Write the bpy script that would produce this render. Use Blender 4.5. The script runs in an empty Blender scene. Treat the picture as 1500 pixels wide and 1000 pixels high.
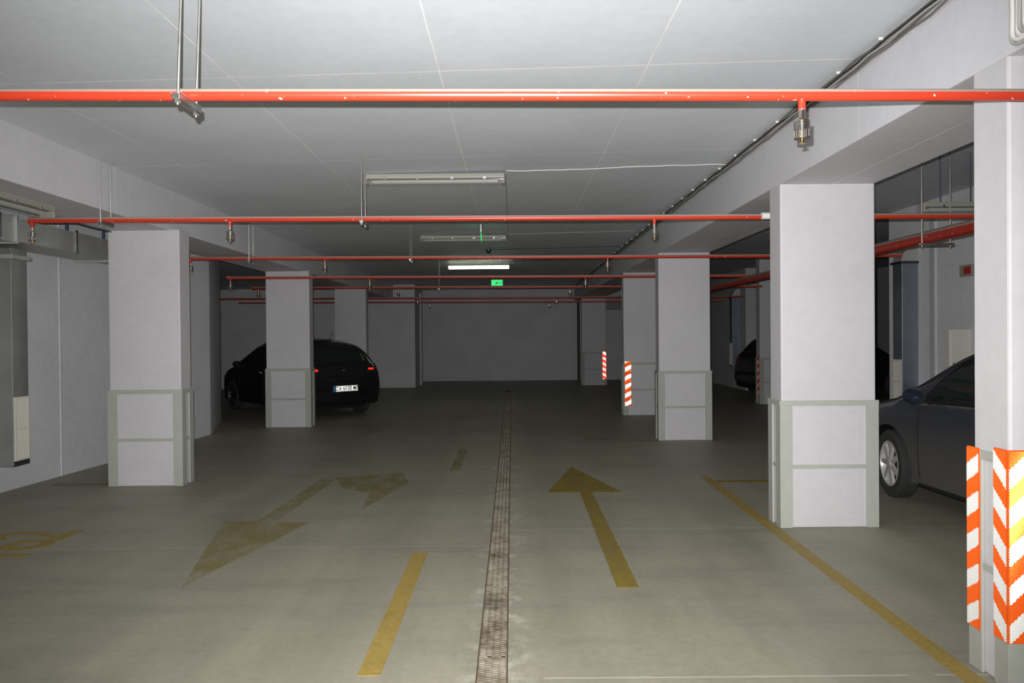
import bpy, math, random
from mathutils import Vector, Matrix
random.seed(7)
S = bpy.context.scene
COL = S.collection
PI = math.pi
V = Vector

# ------------------------------------------------------------------ helpers
def text_mesh(name, curve, mat, parent=None):
    t = bpy.data.objects.new('tmp', curve); COL.objects.link(t)
    dg = bpy.context.evaluated_depsgraph_get(); dg.update()
    me = bpy.data.meshes.new_from_object(t.evaluated_get(dg)); bpy.data.objects.remove(t); bpy.data.curves.remove(curve)
    me.name = name; me.materials.clear(); me.materials.append(mat)
    o = bpy.data.objects.new(name, me); COL.objects.link(o)
    if parent: o.parent = parent
    return o
class MB:
    def __init__(s): s.v = []; s.f = []; s.m = []
    def quad(s, pts, mi=0):
        b = len(s.v); s.v += [tuple(p) for p in pts]; s.f.append(tuple(range(b, b + len(pts)))); s.m.append(mi); return s
    def box(s, a, b, mi=0):
        x0, y0, z0 = [min(a[i], b[i]) for i in range(3)]; x1, y1, z1 = [max(a[i], b[i]) for i in range(3)]
        k = len(s.v)
        s.v += [(x0,y0,z0),(x1,y0,z0),(x1,y1,z0),(x0,y1,z0),(x0,y0,z1),(x1,y0,z1),(x1,y1,z1),(x0,y1,z1)]
        for f in ((0,3,2,1),(4,5,6,7),(0,1,5,4),(1,2,6,5),(2,3,7,6),(3,0,4,7)):
            s.f.append(tuple(k + i for i in f)); s.m.append(mi)
        return s
    def prism(s, pts, z0, z1, mi=0):
        n = len(pts); k = len(s.v)
        s.v += [(x, y, z0) for x, y in pts] + [(x, y, z1) for x, y in pts]
        s.f.append(tuple(k + i for i in reversed(range(n)))); s.f.append(tuple(k + n + i for i in range(n)))
        for i in range(n):
            j = (i + 1) % n; s.f.append((k + i, k + j, k + n + j, k + n + i))
        s.m += [mi] * (n + 2); return s
    def sweep(s, pts, r, n=10, mi=0, cap=True):
        pts = [V(p) for p in pts]; k = len(s.v); up = None
        for i, p in enumerate(pts):
            d = (pts[min(i+1, len(pts)-1)] - pts[max(i-1, 0)]).normalized()
            if up is None: up = V((0,0,1)) if abs(d.z) < .9 else V((1,0,0))
            a = d.cross(up).normalized(); b = a.cross(d).normalized(); up = b
            for j in range(n):
                t = 2*PI*j/n; s.v.append(tuple(p + a*math.cos(t)*r + b*math.sin(t)*r))
        for i in range(len(pts)-1):
            for j in range(n):
                s.f.append((k+i*n+j, k+i*n+(j+1)%n, k+(i+1)*n+(j+1)%n, k+(i+1)*n+j)); s.m.append(mi)
        if cap:
            s.f.append(tuple(k+j for j in reversed(range(n)))); s.f.append(tuple(k+(len(pts)-1)*n+j for j in range(n))); s.m += [mi, mi]
        return s
    def lathe(s, prof, o=(0,0,0), axis='z', n=20, mi=0, cap=True):
        o = V(o); k = len(s.v)
        for r, h in prof:
            for j in range(n):
                t = 2*PI*j/n; c, w = r*math.cos(t), r*math.sin(t)
                p = {'z': (c, w, h), 'x': (h, c, w), 'y': (w, h, c)}[axis]
                s.v.append(tuple(o + V(p)))
        for i in range(len(prof)-1):
            for j in range(n):
                s.f.append((k+i*n+j, k+i*n+(j+1)%n, k+(i+1)*n+(j+1)%n, k+(i+1)*n+j)); s.m.append(mi)
        if cap:
            s.f.append(tuple(k+j for j in reversed(range(n)))); s.f.append(tuple(k+(len(prof)-1)*n+j for j in range(n))); s.m += [mi, mi]
        return s
    def grid(s, fn, us, vs, mi=0):
        k = len(s.v); nu, nv = len(us), len(vs)
        for u in us:
            for w in vs: s.v.append(tuple(fn(u, w)))
        for i in range(nu-1):
            for j in range(nv-1):
                s.f.append((k+i*nv+j, k+(i+1)*nv+j, k+(i+1)*nv+j+1, k+i*nv+j+1)); s.m.append(mi)
        return s
    def build(s, name, mats, parent=None, smooth=False, bevel=0, angle=35):
        me = bpy.data.meshes.new(name); me.from_pydata(s.v, [], s.f)
        for m in (mats if isinstance(mats, (list, tuple)) else [mats]): me.materials.append(m)
        me.polygons.foreach_set('material_index', s.m)
        me.validate()
        o = bpy.data.objects.new(name, me); COL.objects.link(o)
        if parent: o.parent = parent
        if bevel:
            b = o.modifiers.new('bevel', 'BEVEL'); b.width = bevel; b.segments = 2; b.limit_method = 'ANGLE'
        if smooth:
            me.polygons.foreach_set('use_smooth', [True]*len(me.polygons))
            try: me.set_sharp_from_angle(angle=math.radians(angle))
            except Exception: pass
        return o

def tag(o, label=None, cat=None, group=None, kind=None):
    if label: o['label'] = label
    if cat: o['category'] = cat
    if group: o['group'] = group
    if kind: o['kind'] = kind
    return o
def empty(name, loc, label, cat, group=None, rz=0):
    o = bpy.data.objects.new(name, None); COL.objects.link(o); o.location = loc; o.rotation_euler = (0,0,rz); o.empty_display_size = .1
    return tag(o, label, cat, group)
def dup(o, parent=None):
    c = o.copy(); COL.objects.link(c)
    if parent: c.parent = parent
    for ch in list(o.children): dup(ch, c)
    return c
def structure(o): o['kind'] = 'structure'; return o

# ------------------------------------------------------------------ materials
def base_mat(name, rgb, rough=.6, metal=0, spec=.5):
    m = bpy.data.materials.new(name); m.use_nodes = True
    b = m.node_tree.nodes['Principled BSDF']
    b.inputs['Base Color'].default_value = (*rgb, 1); b.inputs['Roughness'].default_value = rough
    b.inputs['Metallic'].default_value = metal; b.inputs['Specular IOR Level'].default_value = spec
    return m
def N(m, t, **kw):
    n = m.node_tree.nodes.new(t)
    for k, v in kw.items():
        if k in n.inputs: n.inputs[k].default_value = v
        else: setattr(n, k, v)
    return n
def L(m, a, b): m.node_tree.links.new(a, b)
def bsdf(m): return m.node_tree.nodes['Principled BSDF']
def noise(m, scale, detail=4, vec=None, rough=.55):
    n = N(m, 'ShaderNodeTexNoise'); n.inputs['Scale'].default_value = scale; n.inputs['Detail'].default_value = detail; n.inputs['Roughness'].default_value = rough
    if vec: L(m, vec, n.inputs['Vector'])
    return n.outputs['Fac']
def ramp(m, fac, stops):
    r = N(m, 'ShaderNodeValToRGB'); e = r.color_ramp.elements
    while len(e) < len(stops): e.new(.5)
    for i, (p, c) in enumerate(stops):
        e[i].position = p; e[i].color = (*c, 1) if len(c) == 3 else c
    L(m, fac, r.inputs['Fac']); return r.outputs['Color']
def mix(m, fac, a, b, mode='MIX'):
    n = N(m, 'ShaderNodeMix', data_type='RGBA', blend_type=mode)
    if hasattr(fac, 'links'): L(m, fac, n.inputs[0])
    else: n.inputs[0].default_value = fac
    for s, i in ((a, 6), (b, 7)):
        if hasattr(s, 'links'): L(m, s, n.inputs[i])
        else: n.inputs[i].default_value = (*s, 1)
    return n.outputs[2]
def math_(m, op, a, b=0., c=None):
    n = N(m, 'ShaderNodeMath', operation=op)
    for i, s in enumerate((a, b) + ((c,) if c is not None else ())):
        if hasattr(s, 'links'): L(m, s, n.inputs[i])
        else: n.inputs[i].default_value = s
    return n.outputs[0]
def pos(m):
    g = N(m, 'ShaderNodeNewGeometry'); return g.outputs['Position']
def objco(m): return N(m, 'ShaderNodeTexCoord').outputs['Object']
def sep(m, v):
    s = N(m, 'ShaderNodeSeparateXYZ'); L(m, v, s.inputs[0]); return s.outputs
def bump(m, h, strength=.2, dist=.01):
    b = N(m, 'ShaderNodeBump'); b.inputs['Strength'].default_value = strength; b.inputs['Distance'].default_value = dist
    L(m, h, b.inputs['Height']); L(m, b.outputs[0], bsdf(m).inputs['Normal'])
def line_mask(m, coord, period, offset, half, wob=None):
    a = math_(m, 'ADD', coord, -offset + period/2)
    if wob: a = math_(m, 'ADD', a, wob)
    a = math_(m, 'FLOORED_MODULO', a, period); a = math_(m, 'SUBTRACT', a, period/2); a = math_(m, 'ABSOLUTE', a)
    return math_(m, 'LESS_THAN', a, half)

def ramp_f(m, f, a, b, o0=0., o1=1.):
    k = N(m, 'ShaderNodeMapRange'); k.inputs['From Min'].default_value = a; k.inputs['From Max'].default_value = b
    k.inputs['To Min'].default_value = o0; k.inputs['To Max'].default_value = o1
    L(m, f, k.inputs['Value']); return k.outputs[0]
def paint_mat(name, rgb, dirt=.08, joints=False, xo=-.43, xp=1.275, ys=1.):
    m = base_mat(name, rgb, .62, 0, .35)
    p = pos(m)
    n1 = noise(m, 1.1, 5, p); n2 = noise(m, 14, 5, p); n3 = noise(m, 90, 3, p)
    d = tuple(c*(1-dirt*2.2) for c in rgb); l = tuple(min(1, c*(1+dirt*.5)) for c in rgb)
    c1 = ramp(m, n1, [(.3, d), (.7, l)])
    c = mix(m, .35, c1, ramp(m, n2, [(.3, d), (.65, l)]))
    h = math_(m, 'ADD', math_(m, 'MULTIPLY', n2, .6), math_(m, 'MULTIPLY', n3, .25))
    if joints:
        x, y, z = sep(m, p)[:]
        w = math_(m, 'MULTIPLY', math_(m, 'SUBTRACT', noise(m, 5, 3, p), .5), .012)
        a = line_mask(m, x, xp, xo, .004, w); b = math_(m, 'MULTIPLY', line_mask(m, y, 2.2, 4.6, .008, w), ys)
        brk = ramp_f(m, noise(m, 2.3, 4, p), .38, .5, .4, 1)
        j = math_(m, 'MULTIPLY', math_(m, 'MAXIMUM', a, b), brk)
        sp = math_(m, 'GREATER_THAN', noise(m, 26, 2, p), .735)
        j = math_(m, 'MAXIMUM', j, math_(m, 'MULTIPLY', sp, .6))
        c = mix(m, math_(m, 'MULTIPLY', j, .9), c, tuple(min(1, v*1.45+.1) for v in rgb))  # seam lines painted lighter, like ridges catching the flash; specks share the tint
        h = math_(m, 'ADD', h, j)
    L(m, c, bsdf(m).inputs['Base Color']); bump(m, h, .22, .006)
    return m
M = {}
M['wall'] = paint_mat('white_wall_paint', (.61, .61, .63))
M['wall_white'] = paint_mat('bright_wall_paint', (.84, .84, .86))
M['wall_grey'] = paint_mat('grey_wall_paint', (.72, .72, .745))
M['ceil'] = paint_mat('ceiling_paint', (.755, .785, .83), .05, True)
M['beam'] = paint_mat('beam_paint', (.64, .63, .655), .05, True, 2.56, 6.45, .25)
M['column'] = paint_mat('column_paint', (.565, .555, .565), .05)
M['guard'] = paint_mat('guard_paint', (.405, .415, .37), .07)
M['cream'] = base_mat('cream_enamel', (.72, .70, .62), .45)

def floor_mat():
    m = base_mat('polished_concrete', (0.318,0.299,0.230), .5, 0, .35)
    p = pos(m); x, y, z = sep(m, p)[:]
    n1 = noise(m, .55, 6, p, .6)
    sc = N(m, 'ShaderNodeVectorMath', operation='MULTIPLY'); L(m, p, sc.inputs[0]); sc.inputs[1].default_value = (2.4, .45, 1)
    n2 = noise(m, 1.3, 7, sc.outputs[0], .65); n3 = noise(m, 22, 5, p)
    c = ramp(m, n1, [(.28, (0.217,0.204,0.152)), (.52, (0.292,0.276,0.207)), (.75, (0.350,0.328,0.250))])
    c = mix(m, .5, c, ramp(m, n2, [(.3, (0.196,0.183,0.138)), (.55, (0.302,0.283,0.216)), (.8, (0.360,0.340,0.262))]))
    c = mix(m, .22, c, ramp(m, n3, [(.3, (0.212,0.196,0.147)), (.7, (0.382,0.360,0.276))]))
    sk = N(m, 'ShaderNodeVectorMath', operation='MULTIPLY'); L(m, p, sk.inputs[0]); sk.inputs[1].default_value = (.5, 2.6, 1)
    n4 = noise(m, 1.1, 7, sk.outputs[0], .7)
    c = mix(m, ramp_f(m, n4, .50, .72, 0, .42), c, (.15,.145,.118))
    c = mix(m, ramp_f(m, n4, .30, .42, .22, 0), c, (.40,.385,.315))
    # tyre tracks worn along the two lanes
    w = math_(m, 'MULTIPLY', math_(m, 'SUBTRACT', noise(m, .35, 3, p), .5), .9)
    xx = math_(m, 'ADD', x, w)
    for cx in (-2.35, -.95, .35, 1.65):
        d = math_(m, 'ABSOLUTE', math_(m, 'SUBTRACT', xx, cx))
        k = N(m, 'ShaderNodeMapRange'); k.inputs['From Min'].default_value = .04; k.inputs['From Max'].default_value = .24; k.inputs['To Min'].default_value = .28; k.inputs['To Max'].default_value = 0
        L(m, d, k.inputs['Value'])
        c = mix(m, math_(m, 'MULTIPLY', k.outputs[0], n2), c, (0.127,0.118,0.092))
    # saw-cut joints
    wob = math_(m, 'MULTIPLY', math_(m, 'SUBTRACT', noise(m, 3, 2, p), .5), .01)
    left = math_(m, 'LESS_THAN', x, -.12)
    jl = math_(m, 'MULTIPLY', line_mask(m, y, 5.0, 5.53, .007, wob), left)
    jr = math_(m, 'MULTIPLY', line_mask(m, y, 2.6, 5.98, .007, wob), math_(m, 'SUBTRACT', 1, left))
    j = math_(m, 'MULTIPLY', math_(m, 'MAXIMUM', jl, jr), math_(m, 'GREATER_THAN', noise(m, 1.7, 3, p), .42))
    c = mix(m, math_(m, 'MULTIPLY', j, .32), c, (0.657,0.618,0.506))
    # lime bloom beside the drain
    d = math_(m, 'SUBTRACT', math_(m, 'ABSOLUTE', math_(m, 'SUBTRACT', x, -.085)), .07)
    k = N(m, 'ShaderNodeMapRange'); k.inputs['From Min'].default_value = .0; k.inputs['From Max'].default_value = .13; k.inputs['To Min'].default_value = 1; k.inputs['To Max'].default_value = 0
    L(m, d, k.inputs['Value'])
    bl = math_(m, 'MULTIPLY', k.outputs[0], ramp_f(m, noise(m, 6, 6, p, .7), .5, .72))
    c = mix(m, math_(m, 'MULTIPLY', bl, .8), c, (0.615,0.597,0.506))
    L(m, c, bsdf(m).inputs['Base Color'])
    L(m, ramp_f(m, n2, .2, .9, .42, .62), bsdf(m).inputs['Roughness'])
    bump(m, math_(m, 'ADD', n3, j), .08, .004)
    return m
M['floor'] = floor_mat()

def pipe_mat(name, rgb):
    m = base_mat(name, rgb, .38, 0, .5)
    p = pos(m); g = N(m, 'ShaderNodeNewGeometry'); nz = sep(m, g.outputs['Normal'])[2]
    dust = math_(m, 'MULTIPLY', ramp_f(m, nz, .18, .42), .9)
    c = mix(m, math_(m, 'GREATER_THAN', noise(m, 38, 3, p), .70), rgb, (.8,.55,.5))
    c = mix(m, dust, c, (.36,.32,.27))
    L(m, c, bsdf(m).inputs['Base Color'])
    L(m, ramp_f(m, dust, 0, 1, .36, .9), bsdf(m).inputs['Roughness'])
    return m
M['pipe'] = pipe_mat('red_pipe_paint', (.52, .042, .018))
M['mainpipe'] = pipe_mat('dark_red_pipe_paint', (.42, .03, .018))

def metal_mat(name, rgb, rough, var=.1, metal=1):
    m = base_mat(name, rgb, rough, metal)
    p = objco(m); n = noise(m, 5, 5, p)
    L(m, ramp(m, n, [(.3, tuple(c*.8 for c in rgb)), (.7, rgb)]), bsdf(m).inputs['Base Color'])
    L(m, ramp_f(m, noise(m, 14, 4, p), .3, .7, rough-var*.5, rough+var), bsdf(m).inputs['Roughness'])
    return m
M['galv'] = metal_mat('galvanised_sheet', (.56,.565,.535), .5, .1, .5)
M['galv_shiny'] = metal_mat('shiny_duct_sheet', (.50,.51,.49), .36, .1, .9)
M['galv_blue'] = metal_mat('bluish_duct_sheet', (.30,.34,.40), .4, .1, .8)
M['zinc'] = metal_mat('zinc_rod', (.46,.455,.43), .42)
M['chrome'] = metal_mat('bright_metal', (.8,.8,.78), .18, .05)
M['brass'] = metal_mat('brass', (.62,.42,.16), .3)
M['darkmetal'] = metal_mat('dark_steel', (.12,.12,.13), .45)
M['cage'] = metal_mat('dull_cage', (.20,.18,.155), .5)
M['bluepaint'] = base_mat('blue_grey_paint', (.06,.08,.14), .5)
M['black'] = base_mat('black_plastic', (.012,.012,.013), .45)
M['rubber'] = base_mat('tyre_rubber', (.035,.034,.033), .8)
M['cable_grey'] = base_mat('grey_cable', (.40,.395,.37), .5)
M['cable_olive'] = base_mat('olive_cable', (.17,.165,.145), .5)
M['cable_white'] = base_mat('white_cable', (.72,.71,.66), .5)
M['cable_black'] = base_mat('black_cable', (.03,.03,.032), .5)
M['clip'] = base_mat('white_clip', (.8,.79,.76), .5)
M['lampgrey'] = base_mat('lamp_housing_plastic', (.36,.355,.30), .45)
M['red_box'] = base_mat('red_plastic', (.55,.03,.03), .4)
M['grille_black'] = base_mat('grille_void', (.02,.02,.02), .8)

def rust_mat():
    m = base_mat('rusty_grating', (.30,.25,.2), .65, .1)
    p = pos(m)
    c = ramp(m, noise(m, 4.5, 7, p, .7), [(.36, (.06,.045,.028)), (.47, (.20,.17,.115)), (.6, (.34,.31,.235))])
    c = mix(m, .4, c, ramp(m, noise(m, 23, 4, p), [(.4, (.13,.095,.055)), (.65, (.36,.335,.27))]))
    L(m, c, bsdf(m).inputs['Base Color']); return m
M['rust'] = rust_mat()
M['rustframe'] = base_mat('rusty_drain_edge', (.085,.05,.032), .8)

def floor_paint(name, rgb, keep, most=.97, least=.12):
    m = base_mat(name, rgb, .55, 0, .35)
    p = pos(m)
    sc = N(m, 'ShaderNodeVectorMath', operation='MULTIPLY'); L(m, p, sc.inputs[0]); sc.inputs[1].default_value = (1.6, 1, 1)
    n = noise(m, 3.2, 7, sc.outputs[0], .62); n2 = noise(m, 40, 4, p)
    a = math_(m, 'ADD', math_(m, 'MULTIPLY', n, .75), math_(m, 'MULTIPLY', n2, .25))
    f = ramp_f(m, a, keep-.16, keep+.14, most, least)
    L(m, ramp(m, n2, [(.3, tuple(c*.7 for c in rgb)), (.7, rgb)]), bsdf(m).inputs['Base Color'])
    tr = N(m, 'ShaderNodeBsdfTransparent'); mx = N(m, 'ShaderNodeMixShader')
    L(m, f, mx.inputs[0]); L(m, tr.outputs[0], mx.inputs[1]); L(m, bsdf(m).outputs[0], mx.inputs[2])
    L(m, mx.outputs[0], m.node_tree.nodes['Material Output'].inputs[0])
    return m
M['yellow'] = floor_paint('yellow_floor_paint', (.42,.30,.08), .70, .86, .3)
M['yellow_worn'] = floor_paint('worn_yellow_floor_paint', (.36,.265,.05), .58, .68, .08)
M['yellow_faint'] = floor_paint('faint_yellow_floor_paint', (.38,.30,.065), .50, .38, .0)

def retro_mat(name, rgb, metal=.5, rough=.085):
    # micro-prism reflective sheeting: mirror-like facets over a coloured film
    m = bpy.data.materials.new(name); m.use_nodes = True
    nt = m.node_tree; nt.nodes.remove(nt.nodes['Principled BSDF'])
    g = nt.nodes.new('ShaderNodeBsdfAnisotropic'); g.inputs['Roughness'].default_value = rough; g.inputs['Color'].default_value = (*[c**.4 for c in rgb], 1)
    d = nt.nodes.new('ShaderNodeBsdfDiffuse'); d.inputs['Color'].default_value = (*rgb, 1)
    x = nt.nodes.new('ShaderNodeMixShader'); x.inputs[0].default_value = metal
    nt.links.new(d.outputs[0], x.inputs[1]); nt.links.new(g.outputs[0], x.inputs[2])
    nt.links.new(x.outputs[0], nt.nodes['Material Output'].inputs[0]); return m
M['r_white'] = retro_mat('white_reflective_sheeting', (.85,.85,.82), .40)
M['r_orange'] = retro_mat('orange_reflective_sheeting', (.85,.15,.02), .22)
M['r_red'] = retro_mat('red_reflective_sheeting', (.8,.05,.02), .36)
M['r_yellow'] = retro_mat('amber_reflective_sheeting', (.85,.42,.02), .40)
M['r_lamp'] = retro_mat('red_lamp_reflector', (.75,.03,.014), .85, .075)
M['r_plate'] = retro_mat('plate_reflective_film', (.88,.88,.85), .85, .075)

def emit_mat(name, rgb, st):
    m = base_mat(name, rgb, .4); b = bsdf(m)
    b.inputs['Emission Color'].default_value = (*rgb, 1); b.inputs['Emission Strength'].default_value = st; return m
M['lit'] = emit_mat('lit_tube', (.86,1.0,.72), 22)
M['litcover'] = emit_mat('glowing_lamp_cover', (.90,1.0,.76), 8)
M['green'] = emit_mat('green_sign_light', (.0,.85,.18), .75)
M['signwhite'] = emit_mat('sign_pictogram_light', (.35,1.0,.5), 1.2)
M['tube'] = base_mat('unlit_tube', (.50,.50,.46), .3)
M['tray'] = base_mat('lamp_tray', (.10,.10,.09), .4)
def clear_mat():
    m = base_mat('clear_lamp_cover', (.45,.45,.41), .08)
    tr = N(m, 'ShaderNodeBsdfTransparent'); mx = N(m, 'ShaderNodeMixShader', Fac=.2)
    L(m, tr.outputs[0], mx.inputs[1]); L(m, bsdf(m).outputs[0], mx.inputs[2]); L(m, mx.outputs[0], m.node_tree.nodes['Material Output'].inputs[0])
    return m
M['cover'] = clear_mat()
def car_paint(name, rgb):
    m = base_mat(name, rgb, .42 if 'dusty' in name else .16, 0, .3); b = bsdf(m); b.inputs['Coat Weight'].default_value = .8 if 'dusty' in name else .2; b.inputs['Coat Roughness'].default_value = .06
    n = noise(m, 3, 5, objco(m))
    L(m, ramp(m, n, [(.3, tuple(c*.85 for c in rgb)), (.7, tuple(c*1.1 for c in rgb))]), b.inputs['Base Color']); return m
M['navy'] = car_paint('dusty_navy_paint', (.020,.026,.042))
m_ = M['navy']; z_ = sep(m_, objco(m_))[2]; n_ = noise(m_, 2.2, 5, objco(m_))
d_ = math_(m_, 'MULTIPLY', ramp_f(m_, math_(m_, 'ADD', z_, math_(m_, 'MULTIPLY', n_, .25)), .55, 1.0, .85, .12), ramp_f(m_, n_, .2, .6, .6, 1))
src_ = bsdf(m_).inputs['Base Color'].links[0].from_socket
L(m_, mix(m_, d_, src_, (.105,.097,.085)), bsdf(m_).inputs['Base Color']); L(m_, ramp_f(m_, d_, .1, .8, .85, .1), bsdf(m_).inputs['Coat Weight'])
M['navyclean'] = car_paint('navy_mirror_paint', (.018,.022,.034))
M['blackcar'] = car_paint('black_paint', (.012,.012,.014))
M['darkcar'] = car_paint('near_black_paint', (.012,.012,.013))
M['glass'] = base_mat('tinted_glass', (.012,.015,.015), .04, 0, .6)
M['lampglass'] = base_mat('red_lamp_glass', (.16,.006,.006), .12)
M['headglass'] = base_mat('headlamp_glass', (.35,.36,.37), .1)
M['rim'] = metal_mat('alloy_rim', (.58,.57,.55), .3, .1, .25)
M['plate_blue'] = base_mat('plate_blue_band', (.05,.25,.6), .4)

# ------------------------------------------------------------------ setting
def ceil_z(x): return 3.175 + .0213*x
fm = MB(); fm.box((-11,-4.2,-.25), (11.2,26.4,0)); structure(fm.build('floor', M['floor']))
cm = MB(); k = [(-11,-4.2),(11.2,-4.2),(11.2,26.4),(-11,26.4)]
cm.v = [(x,y,ceil_z(x)) for x,y in k] + [(x,y,ceil_z(x)+.25) for x,y in k]
cm.f = [(0,1,2,3),(7,6,5,4),(4,5,1,0),(5,6,2,1),(6,7,3,2),(7,4,0,3)]; cm.m = [0]*6
structure(cm.build('ceiling', M['ceil']))
def wall(name, pts, z=3.5, mat='wall'):
    b = MB().prism(pts, -.02, z); return structure(b.build(name, M[mat]))
wall('wall_left', [(-6.1,-4),(-4.85,12.05),(-5.42,13.95),(-5.75,13.9),(-5.2,12.1),(-6.45,-4)][::-1], mat='wall_grey')
wall('wall_left_outer', [(-10.8,12),(-10.5,12),(-10.5,24.6),(-10.8,24.6)])
wall('wall_left_return', [(-10.5,12),(-5.4,12),(-5.3,12.25),(-10.5,12.25)])
wall('wall_far_left', [(-10.5,22.7),(-2.93,22.7),(-2.93,24.6),(-10.5,24.6)])
wall('wall_far', [(-4.5,25.8),(11,25.8),(11,26.1),(-4.5,26.1)])
wall('wall_far_side', [(-4.5,24.6),(-4.2,24.6),(-4.2,25.8),(-4.5,25.8)])
wall('wall_right', [(5.58,-4),(5.86,-4),(5.86,11.1),(5.58,11.1)], mat='wall_white')
wall('wall_right_return', [(5.86,10.8),(10.7,10.8),(10.7,11.1),(5.86,11.1)])
wall('wall_right_outer', [(10.7,10.8),(11,10.8),(11,25.8),(10.7,25.8)])
wall('wall_right_far', [(6.35,20.4),(6.65,20.4),(6.65,25.8),(6.35,25.8)])
wall('wall_back', [(-6.5,-4.2),(5.86,-4.2),(5.86,-4),(-6.5,-4)])
structure(MB().box((-4.25,-4,2.68),(-3.575,25.8,3.3)).build('beam_left', M['beam'], bevel=.006))
structure(MB().box((2.13,-4,2.727),(2.88,25.8,3.4)).build('beam_right', M['beam'], bevel=.006))
# pilaster seams on the side walls
wl = MB()
for y in (8.52,): 
    xw = -4.85 - (12.05-y)*.0779
    wl.box((xw-.05,y-.018,0),(xw+.008,y+.018,3.0))
structure(wl.build('trim_1', M['wall_grey'], bevel=.004))
structure(MB().box((5.555,9.86,0),(5.6,10.0,3.2)).build('trim_2', M['wall'], bevel=.02))

# ------------------------------------------------------------------ columns
def column(x0, y0, ztop, label, w=.75, d=.25, guard=True):
    e = empty('concrete_column', (x0+w/2, y0+d/2, 0), label, 'column', 'white concrete columns with guards'); tag(e, kind='thing')
    sh = MB().box((-w/2,-d/2,0),(w/2,d/2,ztop+.01)).build('shaft', M['column'], e, bevel=.012)
    if guard:
        t = .012; aw = .085; h = 1.0; o = .004
        for sx in (-1,1):
            for sy in (-1,1):
                cx, cy = sx*(w/2+o), sy*(d/2+o)
                g = MB()
                g.prism([(cx+sx*t,cy+sy*t),(cx-sx*aw,cy+sy*t),(cx-sx*aw,cy-sy*.002),(cx-sx*.002,cy-sy*.002),(cx-sx*.002,cy-sy*aw),(cx+sx*t,cy-sy*aw)][::(1 if sx*sy<0 else -1)], 0.002, h)
                g.build('corner_guard', M['guard'], e, bevel=.002)
        for z0, z1, nm, tt in ((h-.028,h+.012,'top_band',.014),(.472,.502,'middle_band',.008)):
            g = MB(); X, Y = w/2+o, d/2+o
            g.box((-X-tt,-Y-tt,z0),(X+tt,-Y,z1)); g.box((-X-tt,Y,z0),(X+tt,Y+tt,z1))
            g.box((-X-tt,-Y,z0),(-X,Y,z1)); g.box((X,-Y,z0),(X+tt,Y,z1))
            g.build(nm, M['guard'], e, bevel=.003)
        # plaster panels between the guards
        g = MB(); Y = -d/2
        for z0, z1 in ((.05,.44),(.54,.93)):
            a = w/2-.12; bw = .022
            g.box((-a,Y-.005,z0),(a,Y,z0+bw)); g.box((-a,Y-.005,z1-bw),(a,Y,z1)); g.box((-a,Y-.005,z0+bw),(-a+bw,Y,z1-bw)); g.box((a-bw,Y-.005,z0+bw),(a,Y,z1-bw))
        g.build('panel_border', M['column'], e)
    return e
RX = 2.135
column(RX,3.225,2.727,'white concrete column closest to the camera, wrapped in bright chevron reflectors')
column(RX,5.96,2.727,'wide white column standing directly in front of the parked navy car')
column(RX,10.92,2.727,'white column with steel guards standing behind the yellow bay line, no reflector on it')
column(RX,14.36,2.727,'white column carrying an orange and white striped reflector on its corner')
column(RX,23.0,2.727,'distant pale column with a red and white striped reflector, near the end wall')
LX = -4.225
column(LX,7.87,2.68,'white concrete column beside the galvanised air duct, nearest the side wall grille')
column(LX,12.9,2.68,'white column standing in front of the black hatchback')
column(LX,17.9,2.68,'pale column standing behind the black hatchback')
column(5.40,16.36,3.25,'outer column in front of the dark car in the side bay, with thin striped reflector')

# ------------------------------------------------------------------ reflective markers (micro-prism sheeting)
E3 = []
def sheet(mb, o, u, v, n, w, h, a, slope, period, phase):
    """cube-corner prisms over the w x h rectangle at o; stripes follow v + slope*u"""
    o, u, v, n = V(o), V(u), V(v), V(n)
    ax = [(n + math.sqrt(2)*(math.cos(t)*u + math.sin(t)*v))/math.sqrt(3)*a for t in (PI/2, PI/2+2*PI/3, PI/2+4*PI/3)]
    R = int(max(w, h)/a*1.2)+2
    c = o + u*w/2 + v*h/2
    for i in range(-R, R+1):
        for j in range(-R, R+1):
            kk = -i-j
            p = ax[0]*i + ax[1]*j + ax[2]*kk
            pu, pv = p.dot(u)+w/2, p.dot(v)+h/2
            if pu < a*.6 or pu > w-a*.6 or pv < a*.6 or pv > h-a*.6: continue
            q = c + p
            mi = 0 if ((pv + slope*pu)/period + phase) % 1 < .5 else 1
            for x, y in ((0,1),(1,2),(2,0)):
                mb.quad([q, q+ax[x], q+ax[x]+ax[y], q+ax[y]], mi)
    # thin backing board
    k = len(mb.v); b = c - n*.0015
    return mb
def board(mb, o, u, v, n, w, h, th, mi, slope=0, period=0, phase=0):
    o, u, v, n = V(o), V(u), V(v), V(n); k = len(mb.v)
    for d in (-th, -.0004):
        for (s, t) in ((0,0),(w,0),(w,h),(0,h)): mb.v.append(tuple(o+u*s+v*t+n*d))
    for f in ((0,3,2,1),(4,5,6,7),(0,1,5,4),(1,2,6,5),(2,3,7,6),(3,0,4,7)): mb.f.append(tuple(k+i for i in f)); mb.m.append(mi)
def marker(label, faces, colour, a, group='striped reflectors on the columns', loc=(0,0,0)):
    m = MB()
    for (o, u, v, n, w, h, sl, ph) in faces:
        board(m, o, u, v, n, w, h, .004, 1)
        sheet(m, o, u, v, n, w, h, a, sl, .166, ph)
    ob = m.build('striped_reflector', [M['r_white'], M[colour]])
    return tag(ob, label, 'reflector', group)
gx = RX-.004-.012-.005           # outer face of the guards on the columns' aisle side
marker('single narrow orange and white reflector strip at rear corner of closest column',
       [((gx,3.225+.25+.016,.19),(0,-1,0),(0,0,1),(-1,0,0),.09,.83,-.65,.0)], 'r_orange', .0045)
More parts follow.
